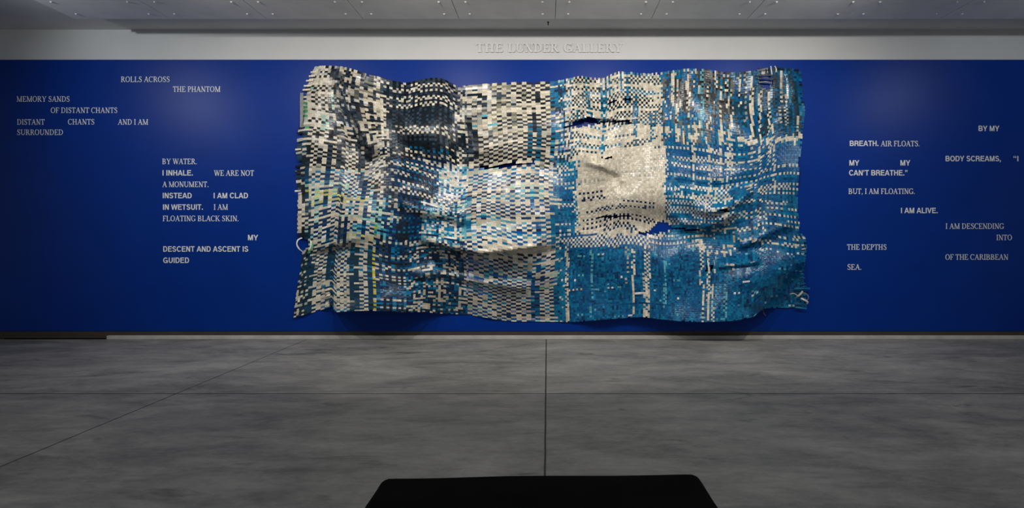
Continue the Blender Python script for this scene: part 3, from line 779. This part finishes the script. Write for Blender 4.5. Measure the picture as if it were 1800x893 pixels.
HJ = rng.random((4096,)); 
def rnd(a, b, c=0):
    h = (a * 73856093) ^ (b * 19349663) ^ (c * 83492791)
    h = (h * 2654435761) & 0xffffffff
    h ^= h >> 15; h = (h * 2246822519) & 0xffffffff; h ^= h >> 13
    return (h & 0xffffff) / float(0x1000000)
RP = [(r[0], r[1], r[2], r[3], pal(r[4]), pal(r[5]), r[6], r[7]) for r in REG]
def region(x, y):
    for k in range(len(RP) - 1, -1, -1):
        r = RP[k]
        if r[0] <= x < r[2] and r[1] <= y < r[3]: return k
    return 0
def choose(p, r):
    return p[0][int(np.searchsorted(p[1], r))] if r < 1 else p[0][-1]

HOLES = [  # open tears, pixel outlines
 [(978, 224), (1010, 215), (1034, 204), (1043, 204), (1054, 214), (1062, 212), (1105, 211), (1113, 214), (1108, 217), (1060, 216), (1040, 221), (1000, 225)],
 [(1064, 183), (1085, 176), (1110, 173), (1112, 177), (1090, 179), (1068, 185)],
 [(842, 293), (865, 291), (900, 286), (940, 284), (955, 287), (905, 291), (885, 296), (850, 297)],
 [(1044, 383), (1060, 378), (1115, 377), (1110, 380), (1085, 384), (1060, 384)],
 [(1112, 411), (1140, 405), (1152, 394), (1166, 388), (1174, 391), (1184, 401), (1228, 401), (1238, 403), (1228, 405), (1180, 405), (1150, 411), (1125, 414)],
 [(522, 417), (530, 416), (541, 421), (543, 430), (536, 440), (530, 444), (526, 436)],
 [(1334, 134), (1345, 128), (1357, 132), (1357, 150), (1350, 157), (1338, 152)],
 [(1247, 468), (1252, 463), (1255, 474), (1249, 477)], [(1265, 368), (1284, 368), (1280, 373), (1268, 373)], [(1240, 464), (1243, 464), (1243, 476), (1240, 476)],
 [(1055, 277), (1078, 276), (1078, 278.5), (1055, 280)],
]
def inside(x, y, P):
    c = False; j = len(P) - 1
    for i in range(len(P)):
        if (P[i][1] > y) != (P[j][1] > y) and x < (P[j][0] - P[i][0]) * (y - P[i][1]) / (P[j][1] - P[i][1]) + P[i][0]: c = not c
        j = i
    return c

cells = []      # (i, j, warp_on_top, colour)
for i in range(NU):
    for j in range(NV):
        x, y = PX_[i, j], PY_[i, j]
        if any(inside(x, y, h) for h in HOLES if h[0][0] - 120 < x < h[0][0] + 140): continue
        if j in (0, NV - 1) and rnd(i, j, 5) < .12: continue
        if i == NU - 1 and rnd(i, j, 6) < .3: continue
        if i == 0 and rnd(i, j, 6) < .1: continue
        ka = region(x, y + (rnd(i, 1) - .5) * 14)           # the vertical strip changes colour along its length
        kb = region(x + (rnd(j, 2) - .5) * 14, y)           # so does the horizontal one
        ra, rb = RP[ka], RP[kb]
        L = ra[7]
        ca = choose(ra[4], rnd(i, int((j + int(rnd(i, 9) * 40)) // max(3, L * .7)), 11))
        cb = choose(rb[5], rnd(j, int((i + int(rnd(j, 8) * 60)) // max(3, rb[7])), 12))
        for cx, hw, y0, y1, cc in COLS:
            if abs(x - cx) < hw and y0 <= y <= y1: ca = cc
        for cy, hh, x0, x1, cc in ROWS:
            if x0 <= x <= x1 and abs(GV[i, j] - V0 - (cy - interp(TOP, x)) * (V1 - V0) / (interp(BOT, x) - interp(TOP, x))) < hh: cb = cc
        over = (i + j) % 2 == 0
        fl = RP[region(x, y)][6]
        if rnd(i // 1, j, 21) < fl * .6 or rnd(i // 3, j // 2, 22) < fl * .35: over = rnd(i, j, 23) < .5
        streak = (x > 1165 and y < 256) or (x > 985 and y > 436)
        if streak and rnd(i, (j + int(rnd(i, 41) * 9)) // 4, 42) < (.36 if y < 256 else .2): over = True
        # the dark strips gathered along the crease below the upper left corner
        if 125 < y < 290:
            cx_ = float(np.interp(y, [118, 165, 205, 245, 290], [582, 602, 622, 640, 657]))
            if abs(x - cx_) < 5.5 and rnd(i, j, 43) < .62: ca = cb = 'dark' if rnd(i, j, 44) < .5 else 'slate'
        col = np.array(PAL[ca if over else cb])
        col = col * (0.70 + 0.46 * rnd(i, j, 31)) * (0.9 + 0.2 * (rnd(i, 0, 32) if over else rnd(0, j, 33)))
        cells.append((i, j, over, np.clip(col, 0, .9)))

n = len(cells)
I = np.array([c[0] for c in cells]); J = np.array([c[1] for c in cells]); OV = np.array([c[2] for c in cells]); COL = np.array([c[3] for c in cells])
u0, u1, v0, v1 = EU[I], EU[I + 1], EV[J], EV[J + 1]
du, dv = u1 - u0, v1 - v0
A_, B_ = np.zeros((n, 6)), np.zeros((n, 6)); LIFT = np.zeros((n, 6))
# a strip on top runs a little past the crossing at both ends, where it dives under its neighbours
for k, (along, across, lift) in enumerate(((-.18, 0, -.0016), (-.18, 1, -.0016), (.5, 0, .0016), (.5, 1, .0016), (1.18, 0, -.0016), (1.18, 1, -.0016))):
    ac = across * 0.98 + 0.01
    A_[:, k] = np.where(OV, u0 + du * ac, u0 + du * along)
    B_[:, k] = np.where(OV, v0 + dv * along, v0 + dv * ac)
    LIFT[:, k] = lift
X, Y = place(A_, B_)
D = depth(X, Y) + LIFT + rng.normal(0, 1, (n, 6)) * np.where(COL.mean(1) > .4, .0004, .0008)[:, None]
# cells on the outline stay inside it
kk = (9.0 - D) / F
WX = (X - VX) * kk; WZ = CAMZ + (VY - Y) * kk; WY = -D
ctr = px(970, 340)
verts = np.stack([WX - ctr.x, WY, WZ - ctr.z], -1).reshape(-1, 3)
base = np.arange(n) * 6
f1 = np.stack([base, base + 2, base + 3, base + 1], -1); f2 = np.stack([base + 2, base + 4, base + 5, base + 3], -1)
faces = np.empty((2 * n, 4), int); faces[0::2] = f1; faces[1::2] = f2
flip = np.repeat(~OV, 2)
faces[flip] = faces[flip][:, ::-1]

def weave_mat():
    m, nd, l, b = new_mat('woven_painted_strips', (1, 1, 1), 0.29, 0.38)
    at = nd.new('ShaderNodeAttribute'); at.attribute_name = 'strip_colour'
    tc = nd.new('ShaderNodeTexCoord')
    nz = nd.new('ShaderNodeTexNoise'); nz.inputs['Scale'].default_value = 60; nz.inputs['Detail'].default_value = 5
    l.new(tc.outputs['Object'], nz.inputs['Vector'])
    mr = nd.new('ShaderNodeMapRange'); mr.inputs[1].default_value = .3; mr.inputs[2].default_value = .7; mr.inputs[3].default_value = .72; mr.inputs[4].default_value = 1.12
    l.new(nz.outputs[0], mr.inputs[0])
    mx = nd.new('ShaderNodeMix'); mx.data_type = 'RGBA'; mx.blend_type = 'MULTIPLY'; mx.inputs[0].default_value = 1
    l.new(at.outputs['Color'], mx.inputs[6]); l.new(mr.outputs[0], mx.inputs[7])
    # brushed paint: streaks and specks finer than one crossing
    n2 = nd.new('ShaderNodeTexNoise'); n2.inputs['Scale'].default_value = 170; n2.inputs['Detail'].default_value = 4; n2.inputs['Roughness'].default_value = .7
    l.new(tc.outputs['Object'], n2.inputs['Vector'])
    m2 = nd.new('ShaderNodeMapRange'); m2.inputs[1].default_value = .35; m2.inputs[2].default_value = .68; m2.inputs[3].default_value = .68; m2.inputs[4].default_value = 1.35
    l.new(n2.outputs[0], m2.inputs[0])
    mb = nd.new('ShaderNodeMix'); mb.data_type = 'RGBA'; mb.blend_type = 'MULTIPLY'; mb.inputs[0].default_value = .75; mb.clamp_result = True
    l.new(mx.outputs[2], mb.inputs[6]); l.new(m2.outputs[0], mb.inputs[7])
    l.new(mb.outputs[2], b.inputs['Base Color'])
    return m
M_WEAVE = weave_mat()

hang = empty('woven_wall_hanging', ctr)
tag(hang, 'huge rumpled woven hanging of cream, teal and black strips with open tears, on blue wall', 'wall hanging')
me = bpy.data.meshes.new('woven_sheet')
me.from_pydata(verts.tolist(), [], faces.tolist())
me.update()
att = me.attributes.new('strip_colour', 'FLOAT_COLOR', 'FACE')
cc = np.ones((2 * n, 4), np.float32); cc[:, :3] = np.repeat(COL, 2, 0)
att.data.foreach_set('color', cc.ravel())
me.materials.append(M_WEAVE)
me.shade_smooth()
sheet = bpy.data.objects.new('woven_sheet', me); C.objects.link(sheet); sheet.parent = hang

def strip_mat(name, col):
    return mottled('strip_' + name, [v * .8 for v in col], [min(1, v * 1.1) for v in col], 30, 0.4, 0.5)
SM = {k: strip_mat(k, PAL[k]) for k in ('cream', 'teal', 'dark', 'tealdeep', 'grey', 'green', 'white', 'dgrey')}
def loose_strip(pts, w, col, label=None):
    """a loose ribbon end; pts = (pixel x, pixel y, metres off the wall)"""
    P = [px(a, b, max(c, .012)) - ctr for a, b, c in pts]
    Q = []
    for a, b in zip(P[:-1], P[1:]):
        for t in (0, .33, .66): Q.append(a.lerp(b, t))
    Q.append(P[-1])
    for _ in range(2):
        Q = [Q[0]] + [(Q[k - 1] + Q[k] * 2 + Q[k + 1]) / 4 for k in range(1, len(Q) - 1)] + [Q[-1]]
    V, Fc = [], []
    for k, q in enumerate(Q):
        t = (Q[min(k + 1, len(Q) - 1)] - Q[max(k - 1, 0)]).normalized()
        side = Vector((-t.z, 0.25 * math.sin(k), t.x)).normalized() * (w / S / 2)
        nrm = t.cross(side).normalized() * 0.0008
        V += [q - side - nrm, q + side - nrm, q + side + nrm, q - side + nrm]
    for k in range(len(Q) - 1):
        a = k * 4
        for c in range(4):
            Fc.append([a + c, a + (c + 1) % 4, a + 4 + (c + 1) % 4, a + 4 + c])
    Fc += [[3, 2, 1, 0], [len(V) - 4, len(V) - 3, len(V) - 2, len(V) - 1]]
    o = mesh_obj('loose_strip', V, Fc, SM[col], hang)
    if label: o['label'] = label
    return o

# torn loops at the left edge
loose_strip([(531, 418, .05), (523, 421, .09), (521, 430, .10), (526, 438, .09), (533, 443, .05)], 2.2, 'white', 'white looped strip end')
loose_strip([(549, 422, .08), (550, 432, .10), (545, 440, .10), (541, 445, .07)], 3, 'green', 'pale green curling strip end')
loose_strip([(546, 420, .08), (547, 432, .11), (543, 440, .09)], 2.4, 'white', 'white curling strip end')
loose_strip([(540, 440, .06), (533, 452, .07), (529, 463, .05)], 2.0, 'dark', 'dark curling strip end')
# frayed lower right corner
loose_strip([(1396, 507, .05), (1410, 506.5, .06), (1424, 507, .06)], 2.6, 'teal', 'teal strip sticking out')
loose_strip([(1402, 521, .07), (1407, 517, .10), (1411, 512, .09)], 3.2, 'cream', 'cream strip curling up')
loose_strip([(1388, 517, .07), (1395, 515, .10), (1402, 519, .08), (1400, 523, .06)], 1.4, 'cream', 'thin cream strip curling down')
loose_strip([(1405, 515, .05), (1416, 515, .09), (1422, 521, .10), (1420, 528, .09), (1412, 526, .07)], 1.8, 'grey', 'grey looped strip end')
loose_strip([(1408, 524, .05), (1414, 527, .09), (1421, 531, .08), (1418, 534, .06)], 3.0, 'cream', 'cream folded strip end')
loose_strip([(1395, 533, .04), (1408, 533, .06), (1414, 535, .05)], 2.4, 'tealdeep')
loose_strip([(1398, 540, .04), (1410, 541, .05), (1418, 542.5, .05)], 3.0, 'teal')
loose_strip([(1341, 545, .07), (1342, 550, .10), (1346, 555, .08)], 1.3, 'grey')
for k in range(14):
    y = 432 + k * 5.4 + random.random() * 2
    x = float(interp(RIGHT, y))
    ln = 2 + 4 * random.random()
    loose_strip([(x - 6, y, .06), (x - 1, y - 1, .08), (x + ln * .5, y + random.uniform(-1, 2.5), .07)], 1.6, random.choice(['teal', 'tealdeep', 'cream', 'dark']))
# tuft in the torn upper right edge
for a in ([(1331, 124, .07), (1342, 122, .09), (1350, 120, .08)], [(1330, 133, .07), (1343, 131, .10), (1358, 132, .07)], [(1332, 138, .06), (1345, 136, .10), (1359, 139, .07)], [(1334, 145, .06), (1346, 143, .09), (1357, 146, .06)]):
    loose_strip(a, 2.6, random.choice(['grey', 'dgrey']))
loose_strip([(1357, 131, .08), (1356, 124, .10), (1355, 116, .10)], 1.6, 'white', 'white strip pointing up')
loose_strip([(1364, 127, .08), (1365, 121, .09), (1362, 116, .09)], 1.8, 'cream')
loose_strip([(1332, 121, .08), (1336, 120, .10), (1341, 118, .09)], 1.6, 'dark')
for a in ([(1186, 327, .24), (1190, 331, .26), (1186, 336, .25)], [(1313, 329, .24), (1318, 325, .27), (1324, 323, .24)], [(1312, 334, .24), (1318, 331, .28), (1323, 329, .25)], [(1314, 341, .24), (1319, 337, .28), (1324, 336, .25)]):
    loose_strip(a, 2.0, 'cream')
# strips bridging the tear above the blue square
for xx, c in ((1258, 'cream'), (1262, 'cream'), (1246, 'white')):
    loose_strip([(xx - 2, 458, .19), (xx - 1, 467, .22), (xx + 1, 480, .20)], 2.0, c)
loose_strip([(1052, 215, .14), (1055, 212, .16), (1060, 210, .14)], 1.6, 'grey')
loose_strip([(1104, 210, .14), (1113, 209, .17), (1124, 207, .15)], 1.4, 'cream')
# frayed fringe along the upper left corner
for (x, y, ln, c) in ((551, 126, 5, 'cream'), (548, 133, 5, 'cream'), (545, 141, 7, 'cream'), (542, 150, 8, 'cream'), (539, 157, 7, 'cream'), (523, 262, 4, 'cream'), (522, 300, 4, 'dark'), (523, 335, 5, 'cream')):
    loose_strip([(x + 6, y, .10), (x, y + .5, .10), (x - ln, y + 1, .09)], 3.0, c)
# pale turned-over selvage at the left edge
loose_strip([(530.5, 163, .07), (530, 190, .075), (530, 224, .07)], 5.5, 'grey', 'grey folded selvage strip')

# ------------------------------------------------------------------ black bench in the foreground
bench = empty('bench', (-0.022, -6.60, 0))
bench.rotation_euler = (0, 0, math.radians(1.3))
tag(bench, 'low black upholstered gallery bench on the concrete floor in front of the camera', 'bench')
BW, BD, BH = 1.43, 0.58, 0.45
bm = bmesh.new()
NX, NY, NZ = 56, 24, 8
def cush(x, y, z, r=.05):
    hx, hy, z0, z1 = BW / 2, BD / 2, .27, BH
    c = Vector((max(-hx + r, min(hx - r, x)), max(-hy + r, min(hy - r, y)), max(z0 + r * .6, min(z1 - r, z))))
    d = Vector((x, y, z)) - c
    if d.length > 1e-6: d = d.normalized() * r
    p_ = c + d
    if z > .4:
        p_.z += 0.003 * math.sin(x * 3.3 + 1.0) + 0.0025 * math.sin(x * 7 + y * 9) + 0.002 * math.sin(y * 17 - x * 3)
    return p_
r = bmesh.ops.create_cube(bm, size=1.0)
for v in bm.verts: v.co = Vector((v.co.x * BW, v.co.y * BD, .27 + (v.co.z + .5) * (BH - .27)))
bmesh.ops.subdivide_edges(bm, edges=bm.edges[:], cuts=27, use_grid_fill=True)
ez = lambda c, h: h * math.sin(math.pi / 2 * max(-1, min(1, c / h)))
for v in bm.verts: v.co = cush(ez(v.co.x, BW / 2), ez(v.co.y, BD / 2), (.27 + BH) / 2 + ez(v.co.z - (.27 + BH) / 2, (BH - .27) / 2))
bm_obj('cushion', bm, M_VELVET, bench, True)
bm = bmesh.new(); add_box(bm, -BW / 2 + .03, BW / 2 - .03, -BD / 2 + .03, BD / 2 - .03, .22, .275, .008)
bm_obj('seat_frame', bm, M_METAL, bench)
for sx in (-1, 1):
    for sy in (-1, 1):
        bm = bmesh.new()
        cx, cy = sx * (BW / 2 - .07), sy * (BD / 2 - .07)
        add_box(bm, cx - .022, cx + .022, cy - .022, cy + .022, 0, .225, .004)
        bm_obj('leg', bm, M_METAL, bench)
